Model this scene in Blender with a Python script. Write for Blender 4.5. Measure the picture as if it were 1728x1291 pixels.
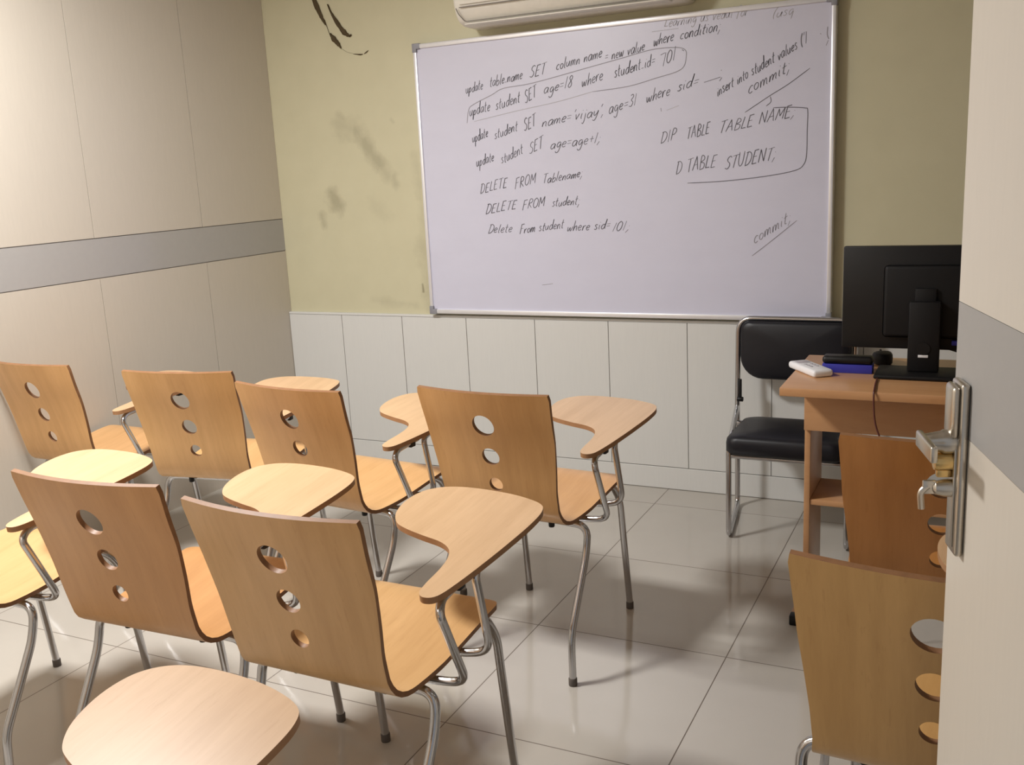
import bpy, bmesh, math, random
from mathutils import Vector, Matrix, geometry

S = bpy.context.scene
C = S.collection
for _o in list(bpy.data.objects):
    bpy.data.objects.remove(_o)

# ---------------------------------------------------------------- camera, world, light, exposure
F_PX, YAW, PITCH, ROLL = 1650.8, 0.4616, 0.2149, -0.0508
cam_data = bpy.data.cameras.new('camera')
cam_data.sensor_fit = 'HORIZONTAL'
cam_data.sensor_width = 36.0
cam_data.lens = 36.0 * F_PX / 1728.0
cam_data.clip_start = 0.02
cam = bpy.data.objects.new('camera', cam_data)
C.objects.link(cam)
_f = Vector((-math.sin(YAW) * math.cos(PITCH), math.cos(YAW) * math.cos(PITCH), -math.sin(PITCH)))
_r = Vector((math.cos(YAW), math.sin(YAW), 0))
_u = _r.cross(_f)
_c, _s = math.cos(ROLL), math.sin(ROLL)
_r2 = _c * _r + _s * _u
_u2 = -_s * _r + _c * _u
cam.matrix_world = Matrix((
    (_r2.x, _u2.x, -_f.x, 0.0), (_r2.y, _u2.y, -_f.y, 0.0), (_r2.z, _u2.z, -_f.z, 1.42), (0, 0, 0, 1)))
S.camera = cam

world = bpy.data.worlds.new('world')
S.world = world
world.use_nodes = True
world.node_tree.nodes['Background'].inputs[0].default_value = (0.93, 0.95, 1.0, 1)
world.node_tree.nodes['Background'].inputs[1].default_value = 0.45

LIGHT_POS = (-2.42, 1.62, 2.60)
ld = bpy.data.lights.new('ceiling_panel_lamp', 'AREA')
ld.shape = 'SQUARE'
ld.size = 0.40
ld.energy = 118
ld.color = (1.0, 0.985, 0.965)
lo = bpy.data.objects.new('ceiling_panel_lamp', ld)
C.objects.link(lo)
lo.location = LIGHT_POS

S.view_settings.view_transform = 'Standard'
S.view_settings.look = 'None'
S.view_settings.exposure = -0.38
S.view_settings.gamma = 1.0
S.view_settings.use_curve_mapping = False
S.cycles.max_bounces = 10
S.cycles.diffuse_bounces = 6
S.cycles.sample_clamp_indirect = 6.0

# ---------------------------------------------------------------- node helpers and materials
def new_mat(name):
    m = bpy.data.materials.new(name)
    m.use_nodes = True
    nt = m.node_tree
    return m, nt, nt.nodes['Principled BSDF']

def N(nt, kind, **kw):
    n = nt.nodes.new(kind)
    for k, v in kw.items():
        setattr(n, k, v)
    return n

def val(nt, op, a, b=None, c=None, clamp=False):
    n = N(nt, 'ShaderNodeMath', operation=op, use_clamp=clamp)
    for i, x in enumerate((a, b, c)):
        if x is None:
            continue
        if isinstance(x, (int, float)):
            n.inputs[i].default_value = x
        else:
            nt.links.new(x, n.inputs[i])
    return n.outputs[0]

def mixc(nt, fac, a, b, mode='MIX'):
    n = N(nt, 'ShaderNodeMix', data_type='RGBA', blend_type=mode)
    for s, x in ((n.inputs[0], fac), (n.inputs[6], a), (n.inputs[7], b)):
        if isinstance(x, (int, float)):
            s.default_value = x
        elif isinstance(x, tuple):
            s.default_value = (*x, 1)
        else:
            nt.links.new(x, s)
    return n.outputs[2]

def noise(nt, vec, scale, detail=3, rough=0.55, stretch=None):
    if stretch:
        mp = N(nt, 'ShaderNodeMapping')
        mp.inputs['Scale'].default_value = stretch
        nt.links.new(vec, mp.inputs[0])
        vec = mp.outputs[0]
    n = N(nt, 'ShaderNodeTexNoise')
    n.inputs['Scale'].default_value = scale
    n.inputs['Detail'].default_value = detail
    n.inputs['Roughness'].default_value = rough
    nt.links.new(vec, n.inputs['Vector'])
    return n.outputs['Fac']

def simple(name, col, rough=0.5, metal=0.0, var=0.06, scale=40, spec=0.5, coat=0.0, stretch=None):
    m, nt, b = new_mat(name)
    tc = N(nt, 'ShaderNodeTexCoord')
    f = noise(nt, tc.outputs['Object'], scale, stretch=stretch)
    c = mixc(nt, f, tuple(x * (1 - var) for x in col), tuple(min(1, x * (1 + var)) for x in col))
    nt.links.new(c, b.inputs['Base Color'])
    b.inputs['Roughness'].default_value = rough
    b.inputs['Metallic'].default_value = metal
    b.inputs['Specular IOR Level'].default_value = spec
    b.inputs['Coat Weight'].default_value = coat
    return m

def wood(name, ca, cb, cc, stretch, rough=0.35, rnd=0.03, coat=0.15):
    m, nt, b = new_mat(name)
    tc = N(nt, 'ShaderNodeTexCoord')
    oi = N(nt, 'ShaderNodeObjectInfo')
    add = N(nt, 'ShaderNodeVectorMath', operation='ADD')
    sc = N(nt, 'ShaderNodeVectorMath', operation='SCALE')
    sc.inputs[0].default_value = (7.3, 5.1, 3.7)
    nt.links.new(oi.outputs['Random'], sc.inputs['Scale'])
    nt.links.new(tc.outputs['Object'], add.inputs[0])
    nt.links.new(sc.outputs[0], add.inputs[1])
    v = add.outputs[0]
    n1 = noise(nt, v, 1.0, 6, 0.65, stretch)
    n2 = noise(nt, v, 1.0, 4, 0.7, tuple(s * 4.5 for s in stretch))
    n3 = noise(nt, v, 4.5, 2, 0.5)
    r1 = N(nt, 'ShaderNodeValToRGB')
    r1.color_ramp.elements[0].position = 0.28
    r1.color_ramp.elements[0].color = (*ca, 1)
    r1.color_ramp.elements[1].position = 0.72
    r1.color_ramp.elements[1].color = (*cb, 1)
    nt.links.new(n1, r1.inputs[0])
    c = mixc(nt, val(nt, 'MULTIPLY', val(nt, 'GREATER_THAN', n2, 0.62), 0.22), r1.outputs[0], cc)
    c = mixc(nt, val(nt, 'MULTIPLY', n3, 0.30), c, cc)
    g = val(nt, 'MULTIPLY_ADD', oi.outputs['Random'], 2 * rnd, 1 - rnd)
    gv = N(nt, 'ShaderNodeCombineXYZ')
    for i in range(3):
        nt.links.new(g, gv.inputs[i])
    c = mixc(nt, 1.0, c, gv.outputs[0], 'MULTIPLY')
    c = mixc(nt, 1.0, c, oi.outputs['Color'], 'MULTIPLY')
    nt.links.new(c, b.inputs['Base Color'])
    b.inputs['Roughness'].default_value = rough
    b.inputs['Coat Weight'].default_value = coat
    b.inputs['Coat Roughness'].default_value = 0.25
    return m

MAT = {}
MAT['ply'] = wood('beech_plywood', (0.55, 0.325, 0.140), (0.69, 0.430, 0.205), (0.45, 0.240, 0.090), (26, 9, 1.6))
MAT['ply_flat'] = wood('beech_plywood_tablet', (0.56, 0.360, 0.200), (0.70, 0.475, 0.285), (0.47, 0.280, 0.14), (26, 2.2, 9))  # same plywood, paler: white sheen mixed into the base colour
MAT['ply_seat'] = wood('beech_plywood_seat', (0.55, 0.320, 0.140), (0.69, 0.425, 0.205), (0.44, 0.235, 0.090), (26, 2.2, 9))
MAT['edge'] = simple('plywood_edge', (0.24, 0.115, 0.050), 0.5, var=0.3, scale=60, stretch=(1, 1, 1))
MAT['edge_light'] = simple('tablet_edge', (0.34, 0.180, 0.085), 0.5, var=0.2, scale=60)
MAT['desk'] = wood('desk_laminate', (0.48, 0.250, 0.112), (0.57, 0.315, 0.150), (0.42, 0.205, 0.085), (3, 22, 22), rough=0.33, rnd=0.04)
MAT['chrome'] = simple('chrome_tube', (0.53, 0.53, 0.545), 0.16, 1.0, 0.03)
MAT['steel'] = simple('brushed_steel', (0.60, 0.56, 0.50), 0.28, 1.0, 0.08, 90, stretch=(1, 1, 20))
MAT['brass'] = simple('brass', (0.75, 0.52, 0.22), 0.25, 1.0, 0.05)
MAT['alu'] = simple('board_aluminium', (0.86, 0.86, 0.89), 0.32, 0.45, 0.03)
MAT['cap'] = simple('grey_plastic', (0.26, 0.26, 0.29), 0.5)
MAT['black'] = simple('black_plastic', (0.006, 0.0055, 0.006), 0.45, spec=0.35)
MAT['black_matte'] = simple('black_textured_plastic', (0.005, 0.0045, 0.005), 0.6, spec=0.3)
MAT['leather'] = simple('black_leatherette', (0.006, 0.006, 0.010), 0.42, spec=0.4, var=0.3, scale=120)
MAT['blue'] = simple('blue_foam', (0.035, 0.035, 0.36), 0.7)
MAT['white_plastic'] = simple('white_plastic', (0.82, 0.82, 0.84), 0.35)
MAT['ac'] = simple('aircon_plastic', (0.76, 0.73, 0.66), 0.4)
MAT['grey_btn'] = simple('grey_buttons', (0.45, 0.42, 0.46), 0.5)
MAT['cable_red'] = simple('dark_red_cable', (0.10, 0.025, 0.018), 0.5)
MAT['rubber'] = simple('foot_rubber', (0.10, 0.085, 0.075), 0.6)
MAT['band'] = simple('grey_band_laminate', (0.385, 0.372, 0.362), 0.18, var=0.03, coat=0.3)
MAT['door_band'] = simple('door_band_laminate', (0.35, 0.34, 0.33), 0.5, var=0.03)
MAT['gap'] = simple('dark_joint', (0.25, 0.23, 0.21), 0.8)  # dull grey-brown backing in the panel joints, also the aircon seam
MAT['ceiling'] = simple('ceiling_paint', (0.52, 0.51, 0.49), 0.8, var=0.02)
MAT['beige'] = simple('beige_laminate', (0.56, 0.51, 0.44), 0.30, var=0.035, scale=14, stretch=(8, 8, 1), coat=0.1)
MAT['doorface'] = simple('door_laminate', (0.62, 0.575, 0.505), 0.42, var=0.03, scale=10, stretch=(10, 10, 1))
MAT['wains'] = simple('wainscot_laminate', (0.66, 0.66, 0.64), 0.33, var=0.03, scale=12, stretch=(14, 14, 1))
MAT['ink'] = simple('marker_ink', (0.11, 0.105, 0.13), 0.6)
MAT['ink_soft'] = simple('marker_ink_worn', (0.26, 0.25, 0.29), 0.6)
MAT['ink_faint'] = simple('marker_ink_wiped', (0.40, 0.39, 0.43), 0.6)
MAT['flake'] = simple('peeled_plaster', (0.075, 0.05, 0.02), 0.8, var=0.4)

def mat_emit():
    m, nt, b = new_mat('lamp_diffuser')
    b.inputs['Base Color'].default_value = (0.9, 0.9, 0.88, 1)
    b.inputs['Emission Color'].default_value = (1, 0.97, 0.93, 1)
    b.inputs['Emission Strength'].default_value = 4.0
    return m
MAT['emit'] = mat_emit()

def mat_floor():
    m, nt, b = new_mat('polished_floor_tiles')
    tc = N(nt, 'ShaderNodeTexCoord')
    sep = N(nt, 'ShaderNodeSeparateXYZ')
    nt.links.new(tc.outputs['Object'], sep.inputs[0])
    masks = []
    cells = []
    for k, off in ((0, -0.64), (1, 2.594)):
        t = val(nt, 'DIVIDE', val(nt, 'SUBTRACT', sep.outputs[k], off), 0.6)
        cells.append(val(nt, 'FLOOR', t))
        fr = val(nt, 'FRACT', t)
        d = val(nt, 'MINIMUM', fr, val(nt, 'SUBTRACT', 1.0, fr))
        masks.append(val(nt, 'LESS_THAN', d, 0.0026))
    line = val(nt, 'MAXIMUM', masks[0], masks[1])
    wn = N(nt, 'ShaderNodeTexWhiteNoise', noise_dimensions='2D')
    cv = N(nt, 'ShaderNodeCombineXYZ')
    nt.links.new(cells[0], cv.inputs[0])
    nt.links.new(cells[1], cv.inputs[1])
    nt.links.new(cv.outputs[0], wn.inputs['Vector'])
    n1 = noise(nt, tc.outputs['Object'], 3.0, 5)
    c = mixc(nt, n1, (0.435, 0.405, 0.36), (0.505, 0.475, 0.43))
    c = mixc(nt, val(nt, 'MULTIPLY', wn.outputs[0], 0.12), c, (0.40, 0.365, 0.32))
    c = mixc(nt, line, c, (0.13, 0.105, 0.085))
    nt.links.new(c, b.inputs['Base Color'])
    b.inputs['Specular IOR Level'].default_value = 0.6
    n2 = noise(nt, tc.outputs['Object'], 9.0, 3)
    r = val(nt, 'MULTIPLY_ADD', n2, 0.06, 0.07)
    nt.links.new(val(nt, 'MAXIMUM', r, val(nt, 'MULTIPLY', line, 0.7)), b.inputs['Roughness'])
    return m
MAT['floor'] = mat_floor()

def mat_yellow():
    """yellow-green paint with worn grey-brown smudges that have shapes of their own"""
    m, nt, b = new_mat('yellow_green_paint')
    tc = N(nt, 'ShaderNodeTexCoord')
    P = tc.outputs['Object']
    sep = N(nt, 'ShaderNodeSeparateXYZ')
    nt.links.new(P, sep.inputs[0])
    w1 = noise(nt, P, 9, 4)
    w2 = noise(nt, P, 27, 3)
    wob = val(nt, 'ADD', val(nt, 'MULTIPLY', val(nt, 'SUBTRACT', w1, 0.5), 0.22), val(nt, 'MULTIPLY', val(nt, 'SUBTRACT', w2, 0.5), 0.08))
    c = mixc(nt, w1, (0.545, 0.512, 0.350), (0.600, 0.566, 0.395))
    # (x0,z0,x1,z1,radius,strength)
    segs = [(-2.85, 1.66, -2.76, 1.63, 0.045, 0.45), (-2.76, 1.63, -2.64, 1.47, 0.035, 0.8), (-2.64, 1.47, -2.60, 1.42, 0.03, 0.5),
            (-2.94, 1.35, -2.90, 1.28, 0.035, 0.9), (-2.86, 1.72, -2.84, 1.70, 0.02, 0.5), (-3.01, 1.24, -3.00, 1.19, 0.02, 0.7),
            (-2.43, 1.10, -2.41, 0.80, 0.035, 0.5), (-2.57, 1.41, -2.56, 1.38, 0.02, 0.6), (-2.56, 1.67, -2.55, 1.66, 0.012, 0.5),
            (-2.44, 1.50, -2.42, 1.15, 0.025, 0.35), (-2.7, 1.30, -2.62, 1.22, 0.03, 0.2),
            (-2.451, 0.90, -2.449, 0.865, 0.006, 1.6), (-2.74, 0.82, -2.50, 0.80, 0.02, 0.35)]
    tot = None
    for x0, z0, x1, z1, rad, st in segs:
        dx, dz = x1 - x0, z1 - z0
        L2 = max(dx * dx + dz * dz, 1e-6)
        px = val(nt, 'SUBTRACT', sep.outputs[0], x0)
        pz = val(nt, 'SUBTRACT', sep.outputs[2], z0)
        t = val(nt, 'DIVIDE', val(nt, 'ADD', val(nt, 'MULTIPLY', px, dx), val(nt, 'MULTIPLY', pz, dz)), L2, clamp=True)
        ex = val(nt, 'SUBTRACT', px, val(nt, 'MULTIPLY', t, dx))
        ez = val(nt, 'SUBTRACT', pz, val(nt, 'MULTIPLY', t, dz))
        d = val(nt, 'SQRT', val(nt, 'ADD', val(nt, 'MULTIPLY', ex, ex), val(nt, 'MULTIPLY', ez, ez)))
        d = val(nt, 'ADD', d, val(nt, 'MULTIPLY', wob, min(1.0, rad * 14)))
        k = val(nt, 'MULTIPLY', val(nt, 'SUBTRACT', 1.0, val(nt, 'DIVIDE', d, rad * 1.5), clamp=True), st)
        tot = k if tot is None else val(nt, 'MAXIMUM', tot, k)
    c = mixc(nt, val(nt, 'MULTIPLY', tot, 0.45, clamp=True), c, (0.17, 0.145, 0.085))
    nt.links.new(c, b.inputs['Base Color'])
    b.inputs['Roughness'].default_value = 0.55
    return m
MAT['yellow'] = mat_yellow()

def mat_board():
    m, nt, b = new_mat('whiteboard_surface')
    tc = N(nt, 'ShaderNodeTexCoord')
    n1 = noise(nt, tc.outputs['Object'], 5, 5, 0.6, (1, 1, 2.4))
    n2 = noise(nt, tc.outputs['Object'], 2, 3, 0.5)
    c = mixc(nt, n1, (0.585, 0.585, 0.71), (0.645, 0.65, 0.785))
    c = mixc(nt, val(nt, 'MULTIPLY', n2, 0.2), c, (0.60, 0.59, 0.68))
    nt.links.new(c, b.inputs['Base Color'])
    b.inputs['Roughness'].default_value = 0.36
    return m
MAT['board'] = mat_board()

# ---------------------------------------------------------------- geometry helpers
def obj(name, bm, mats, parent=None, smooth=True, angle=35):
    me = bpy.data.meshes.new(name)
    bmesh.ops.recalc_face_normals(bm, faces=bm.faces)
    bm.to_mesh(me)
    bm.free()
    for m in (mats if isinstance(mats, (list, tuple)) else [mats]):
        me.materials.append(MAT[m])
    if smooth:
        me.polygons.foreach_set('use_smooth', [True] * len(me.polygons))
        me.set_sharp_from_angle(angle=math.radians(angle))
    o = bpy.data.objects.new(name, me)
    C.objects.link(o)
    if parent is not None:
        o.parent = parent
    return o

def thing(name, label, cat, loc=(0, 0, 0), rz=0.0, group=None):
    o = bpy.data.objects.new(name, None)
    o.empty_display_size = 0.05
    C.objects.link(o)
    o.location = loc
    o.rotation_euler = (0, 0, rz)
    o['label'] = label
    o['category'] = cat
    if group:
        o['group'] = group
    return o

def tag(o, label, cat, group=None):
    o['label'] = label
    o['category'] = cat
    if group:
        o['group'] = group
    return o

def struct(o):
    o['kind'] = 'structure'
    return o

def box(bm, x0, x1, y0, y1, z0, z1, mi=0, bev=0.0, seg=2):
    vs = [bm.verts.new((x, y, z)) for x in (x0, x1) for y in (y0, y1) for z in (z0, z1)]
    fs = [bm.faces.new([vs[i] for i in q]) for q in ((0, 1, 3, 2), (4, 6, 7, 5), (0, 4, 5, 1), (2, 3, 7, 6), (0, 2, 6, 4), (1, 5, 7, 3))]
    for f in fs:
        f.material_index = mi
    if bev > 0:
        es = list({e for f in fs for e in f.edges})
        r = bmesh.ops.bevel(bm, geom=es, offset=bev, segments=seg, affect='EDGES', profile=0.5)
        for f in r['faces']:
            f.material_index = mi
    return bm

def catmull(pts, n=8, closed=False):
    P = [Vector(p) for p in pts]
    out = []
    m = len(P)
    rng = range(m if closed else m - 1)
    for i in rng:
        a = P[(i - 1) % m] if closed or i > 0 else P[0] * 2 - P[1]
        b_, c_ = P[i], P[(i + 1) % m]
        d = P[(i + 2) % m] if closed or i + 2 < m else P[-1] * 2 - P[-2]
        for k in range(n):
            t = k / n
            out.append(0.5 * ((2 * b_) + (c_ - a) * t + (2 * a - 5 * b_ + 4 * c_ - d) * t * t + (3 * b_ - a - 3 * c_ + d) * t ** 3))
    if not closed:
        out.append(P[-1])
    return out

def fillet(pts, r, n=6):
    """polyline with rounded corners of radius about r"""
    P = [Vector(p) for p in pts]
    out = [P[0]]
    for i in range(1, len(P) - 1):
        rr = r[i] if isinstance(r, (list, tuple)) else r
        a, b_, c_ = P[i - 1], P[i], P[i + 1]
        la, lc = (a - b_).length, (c_ - b_).length
        d = min(rr, 0.48 * la, 0.48 * lc)
        p0, p1 = b_ + (a - b_).normalized() * d, b_ + (c_ - b_).normalized() * d
        for k in range(n + 1):
            t = k / n
            out.append((1 - t) ** 2 * p0 + 2 * t * (1 - t) * b_ + t * t * p1)
    out.append(P[-1])
    return out

def tube(bm, pts, rad, sides=12, mi=0, cap=True):
    P = [Vector(p) for p in pts]
    Q = [P[0]]
    for p in P[1:]:
        if (p - Q[-1]).length > 1e-5:
            Q.append(p)
    P = Q
    rings = []
    T0 = (P[1] - P[0]).normalized()
    ref = Vector((0, 0, 1)) if abs(T0.z) < 0.9 else Vector((1, 0, 0))
    nrm = (ref - T0 * ref.dot(T0)).normalized()
    for i, p in enumerate(P):
        T = ((P[min(i + 1, len(P) - 1)] - P[max(i - 1, 0)])).normalized()
        nrm = (nrm - T * nrm.dot(T)).normalized()
        bn = T.cross(nrm)
        R = rad[i] if isinstance(rad, (list, tuple)) else rad
        rings.append([bm.verts.new(p + (nrm * math.cos(a) + bn * math.sin(a)) * R) for a in [2 * math.pi * k / sides for k in range(sides)]])
    for a, b_ in zip(rings[:-1], rings[1:]):
        for k in range(sides):
            f = bm.faces.new((a[k], a[(k + 1) % sides], b_[(k + 1) % sides], b_[k]))
            f.material_index = mi
    if cap:
        for rg in (rings[0], rings[-1]):
            f = bm.faces.new(rg)
            f.material_index = mi
    return bm

def lathe(bm, prof, centre, axis='Z', sides=24, mi=0):
    """prof: list of (radius, height along axis)"""
    c = Vector(centre)
    rings = []
    for r, h in prof:
        ring = []
        for k in range(sides):
            a = 2 * math.pi * k / sides
            q = (r * math.cos(a), r * math.sin(a), h)
            if axis == 'X':
                q = (q[2], q[0], q[1])
            elif axis == 'Y':
                q = (q[0], q[2], q[1])
            ring.append(bm.verts.new(c + Vector(q)))
        rings.append(ring)
    for a, b_ in zip(rings[:-1], rings[1:]):
        for k in range(sides):
            f = bm.faces.new((a[k], a[(k + 1) % sides], b_[(k + 1) % sides], b_[k]))
            f.material_index = mi
    for rg in (rings[0], rings[-1]):
        f = bm.faces.new(rg)
        f.material_index = mi
    return bm

def lerp_table(tab, x):
    if x <= tab[0][0]:
        return tab[0][1]
    for (a, va), (b_, vb) in zip(tab[:-1], tab[1:]):
        if x <= b_:
            t = (x - a) / (b_ - a)
            return va + (vb - va) * t
    return tab[-1][1]

def plate_from_2d(bm, outline, holes, surf, thick, step, open_edge=None):
    """Triangulates a 2-D outline with holes, lifts it through surf(u,v)->(point, normal) and gives it thickness.
    material 0 = both faces, material 1 = rims; open_edge(u,v): boundary edges that get no rim (a seam)."""
    pts, edges = [], []
    def loop(lp):
        i0 = len(pts)
        pts.extend(lp)
        n = len(lp)
        edges.extend((i0 + k, i0 + (k + 1) % n) for k in range(n))
    loop(outline)
    for h in holes:
        loop(h)
    us = [p[0] for p in outline]
    vs_ = [p[1] for p in outline]
    def inside(p, poly):
        c = False
        n = len(poly)
        for i in range(n):
            (x1, y1), (x2, y2) = poly[i], poly[(i + 1) % n]
            if (y1 > p[1]) != (y2 > p[1]) and p[0] < (x2 - x1) * (p[1] - y1) / (y2 - y1) + x1:
                c = not c
        return c
    bpts = list(pts)
    u = min(us) + step / 2
    while u < max(us):
        v = min(vs_) + step / 2
        while v < max(vs_):
            p = (u, v)
            if inside(p, outline) and not any(inside(p, h) for h in holes) and min((p[0] - q[0]) ** 2 + (p[1] - q[1]) ** 2 for q in bpts) > (0.45 * step) ** 2:
                pts.append(p)
            v += step
        u += step
    r = geometry.delaunay_2d_cdt([Vector(p) for p in pts], edges, [], 0, 1e-6)
    V2, _, F2 = r[0], r[1], r[2]
    top, bot, par = [], [], []
    for q in V2:
        P, nm = surf(q.x, q.y)
        top.append(bm.verts.new(P))
        bot.append(bm.verts.new(P - nm * thick))
        par.append((q.x, q.y))
    cnt = {}
    for f in F2:
        cx = sum(V2[i].x for i in f) / len(f)
        cy = sum(V2[i].y for i in f) / len(f)
        if not inside((cx, cy), outline) or any(inside((cx, cy), h) for h in holes):
            continue
        bm.faces.new([top[i] for i in f])
        bm.faces.new([bot[i] for i in reversed(f)])
        for k in range(len(f)):
            a, b_ = f[k], f[(k + 1) % len(f)]
            key = (min(a, b_), max(a, b_))
            cnt[key] = cnt.get(key, 0) + 1
    for (a, b_), n in cnt.items():
        if n == 1:
            if open_edge and open_edge(par[a], par[b_]):
                continue
            f = bm.faces.new((top[a], top[b_], bot[b_], bot[a]))
            f.material_index = 1
    loose = [v for v in bm.verts if not v.link_faces]
    bmesh.ops.delete(bm, geom=loose, context='VERTS')
    return bm

# ---------------------------------------------------------------- the room
XL, XR = -3.254, 1.35
YB, YW, YF = 4.02, 3.998, 0.34       # painted back wall, wainscot face, inner face of front wall
HC = 2.65

fl = obj('floor', box(bmesh.new(), XL - 0.12, XR + 0.12, -1.6, YB + 0.12, -0.1, 0), 'floor', smooth=False)
struct(fl)
struct(obj('ceiling', box(bmesh.new(), XL - 0.12, XR + 0.12, YF - 0.14, YB + 0.12, HC, HC + 0.1), 'ceiling', smooth=False))
wb = struct(obj('wall_back', box(bmesh.new(), XL - 0.12, XR + 0.12, YB, YB + 0.12, 0, HC), 'yellow', smooth=False))
struct(obj('wall_right', box(bmesh.new(), XR, XR + 0.12, YF, YB, 0, HC), 'beige', smooth=False))
bm = bmesh.new()
box(bm, XL - 0.12, -0.78, YF - 0.14, YF, 0, HC)
box(bm, 0.275, XR + 0.12, YF - 0.14, YF, 0, HC)
box(bm, -0.78, 0.275, YF - 0.14, YF, 2.12, HC)
struct(obj('wall_front', bm, 'beige', smooth=False))
bm = bmesh.new()
box(bm, -0.80, -0.74, YF - 0.155, YF + 0.015, 0, 2.14, bev=0.004)
box(bm, 0.255, 0.315, YF - 0.155, YF + 0.015, 0, 2.14, bev=0.004)
box(bm, -0.7398, 0.2548, YF - 0.155, YF + 0.015, 2.085, 2.14, bev=0.004)
struct(obj('trim_1', bm, 'doorface'))

# left wall: laminate panels with hairline joints and a grey band
bm = bmesh.new()
box(bm, XL - 0.12, XL - 0.006, YF, YB, 0, HC, 2)
B0, B1 = 1.069, 1.229
g = 0.0016
ys = [YF, 0.39, 1.002, 1.614, 2.226, 2.838, 3.450, YB]
for y0, y1 in zip(ys[:-1], ys[1:]):
    box(bm, XL - 0.006, XL, y0 + g, y1 - g, 0.0, B0 - g, 0)
    box(bm, XL - 0.006, XL, y0 + g, y1 - g, B1 + g, HC, 0)
box(bm, XL - 0.006, XL, YF, YB, B0 + g, B1 - g, 1)
struct(obj('wall_left', bm, ['beige', 'band', 'gap'], smooth=False))

# wainscot on the back wall
ZS, ZW = 0.1015, 0.7564
bm = bmesh.new()
box(bm, XL, XR, YW + 0.006, YB, 0, ZW - 0.003, 1)
xs = [XL + 0.001, -2.925]
while xs[-1] + 0.3553 < XR:
    xs.append(xs[-1] + 0.3553)
xs.append(XR)
for x0, x1 in zip(xs[:-1], xs[1:]):
    box(bm, x0 + g, x1 - g, YW, YW + 0.006, ZS + g, ZW - 0.012, 0)
box(bm, XL + 0.001, XR, YW - 0.001, YB, ZW - 0.011, ZW, 0, bev=0.002)
struct(obj('trim_2', bm, ['wains', 'gap'], smooth=False))
bm = bmesh.new()
box(bm, XL + 0.001, XR, YW - 0.003, YW + 0.0055, 0.002, ZS - g, 0, bev=0.0015)
struct(obj('baseboard_back', bm, 'wains', smooth=False))

# plaster flaking off near the top of the back wall: curled flakes, children of the wall
def flake(pts, widths, lift, name='plaster_flake'):
    bm = bmesh.new()
    c = catmull([(x, 0, z) for x, z in pts], 6)
    n = len(c)
    rows = []
    rnd = random.Random(len(pts) * 31 + int(pts[0][0] * 1000))
    for i, p in enumerate(c):
        t = i / (n - 1)
        k = t * (len(widths) - 1)
        a = int(min(k, len(widths) - 2))
        w = widths[a] + (widths[a + 1] - widths[a]) * (k - a)
        w *= 0.8 + 0.4 * rnd.random()
        q = c[min(i + 1, n - 1)] - c[max(i - 1, 0)]
        s = Vector((q.z, 0, -q.x)).normalized()
        rows.append([(p + s * w * e, math.cos(e * 1.4)) for e in (-1, -0.4, 0.3, 1)])
    for y_off, flip in ((0, False), (0.0012, True)):
        vv = [[bm.verts.new((v.x, YB - 0.0022 - lift * h + y_off, v.z)) for v, h in r] for r in rows]
        for a, b_ in zip(vv[:-1], vv[1:]):
            for k in range(3):
                f = (a[k], a[k + 1], b_[k + 1], b_[k])
                bm.faces.new(f[::-1] if flip else f)
        if not flip:
            v0 = vv
    for k in range(len(rows) - 1):
        for e in (0, 3):
            bm.faces.new((v0[k][e], v0[k + 1][e], vv[k + 1][e], vv[k][e]))
    return obj(name, bm, 'flake', wb)
flake([(-2.955, 2.30), (-2.935, 2.235), (-2.905, 2.165), (-2.884, 2.125)], [0.010, 0.014, 0.009, 0.003], 0.006)
flake([(-2.889, 2.15), (-2.874, 2.105), (-2.862, 2.07)], [0.0022, 0.0010, 0.0008], 0.002)
flake([(-2.862, 2.085), (-2.845, 2.06), (-2.822, 2.035), (-2.806, 2.012)], [0.004, 0.013, 0.011, 0.002], 0.008)
flake([(-2.862, 2.215), (-2.846, 2.175), (-2.815, 2.125), (-2.785, 2.085), (-2.757, 2.065), (-2.742, 2.068)], [0.003, 0.005, 0.011, 0.012, 0.006, 0.004], 0.008)
flake([(-2.742, 1.982), (-2.705, 1.976), (-2.690, 1.976)], [0.001, 0.003, 0.002], 0.002)
flake([(-2.682, 1.977), (-2.668, 1.983), (-2.656, 1.99)], [0.001, 0.003, 0.001], 0.002)
flake([(-2.803, 2.01), (-2.775, 1.993), (-2.745, 1.985)], [0.0003, 0.0003, 0.0003], 0.0005)

# ---------------------------------------------------------------- ceiling light panel (out of frame, lights the room)
cl = thing('ceiling_light', 'square white ceiling panel light above the rows of chairs', 'ceiling light', (LIGHT_POS[0], LIGHT_POS[1], HC))
bm = bmesh.new()
for sx0, sx1, sy0, sy1 in ((-0.235, 0.235, -0.235, -0.21), (-0.235, 0.235, 0.21, 0.235), (-0.235, -0.21, -0.2098, 0.2098), (0.21, 0.235, -0.2098, 0.2098)):
    box(bm, sx0, sx1, sy0, sy1, -0.045, 0, 0)
obj('frame', bm, 'alu', cl, smooth=False)
obj('diffuser', box(bmesh.new(), -0.2095, 0.2095, -0.2095, 0.2095, -0.030, -0.022), 'emit', cl, smooth=False)
obj('back_tray', box(bmesh.new(), -0.2095, 0.2095, -0.2095, 0.2095, -0.012, -0.001), 'white_plastic', cl, smooth=False)

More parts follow.
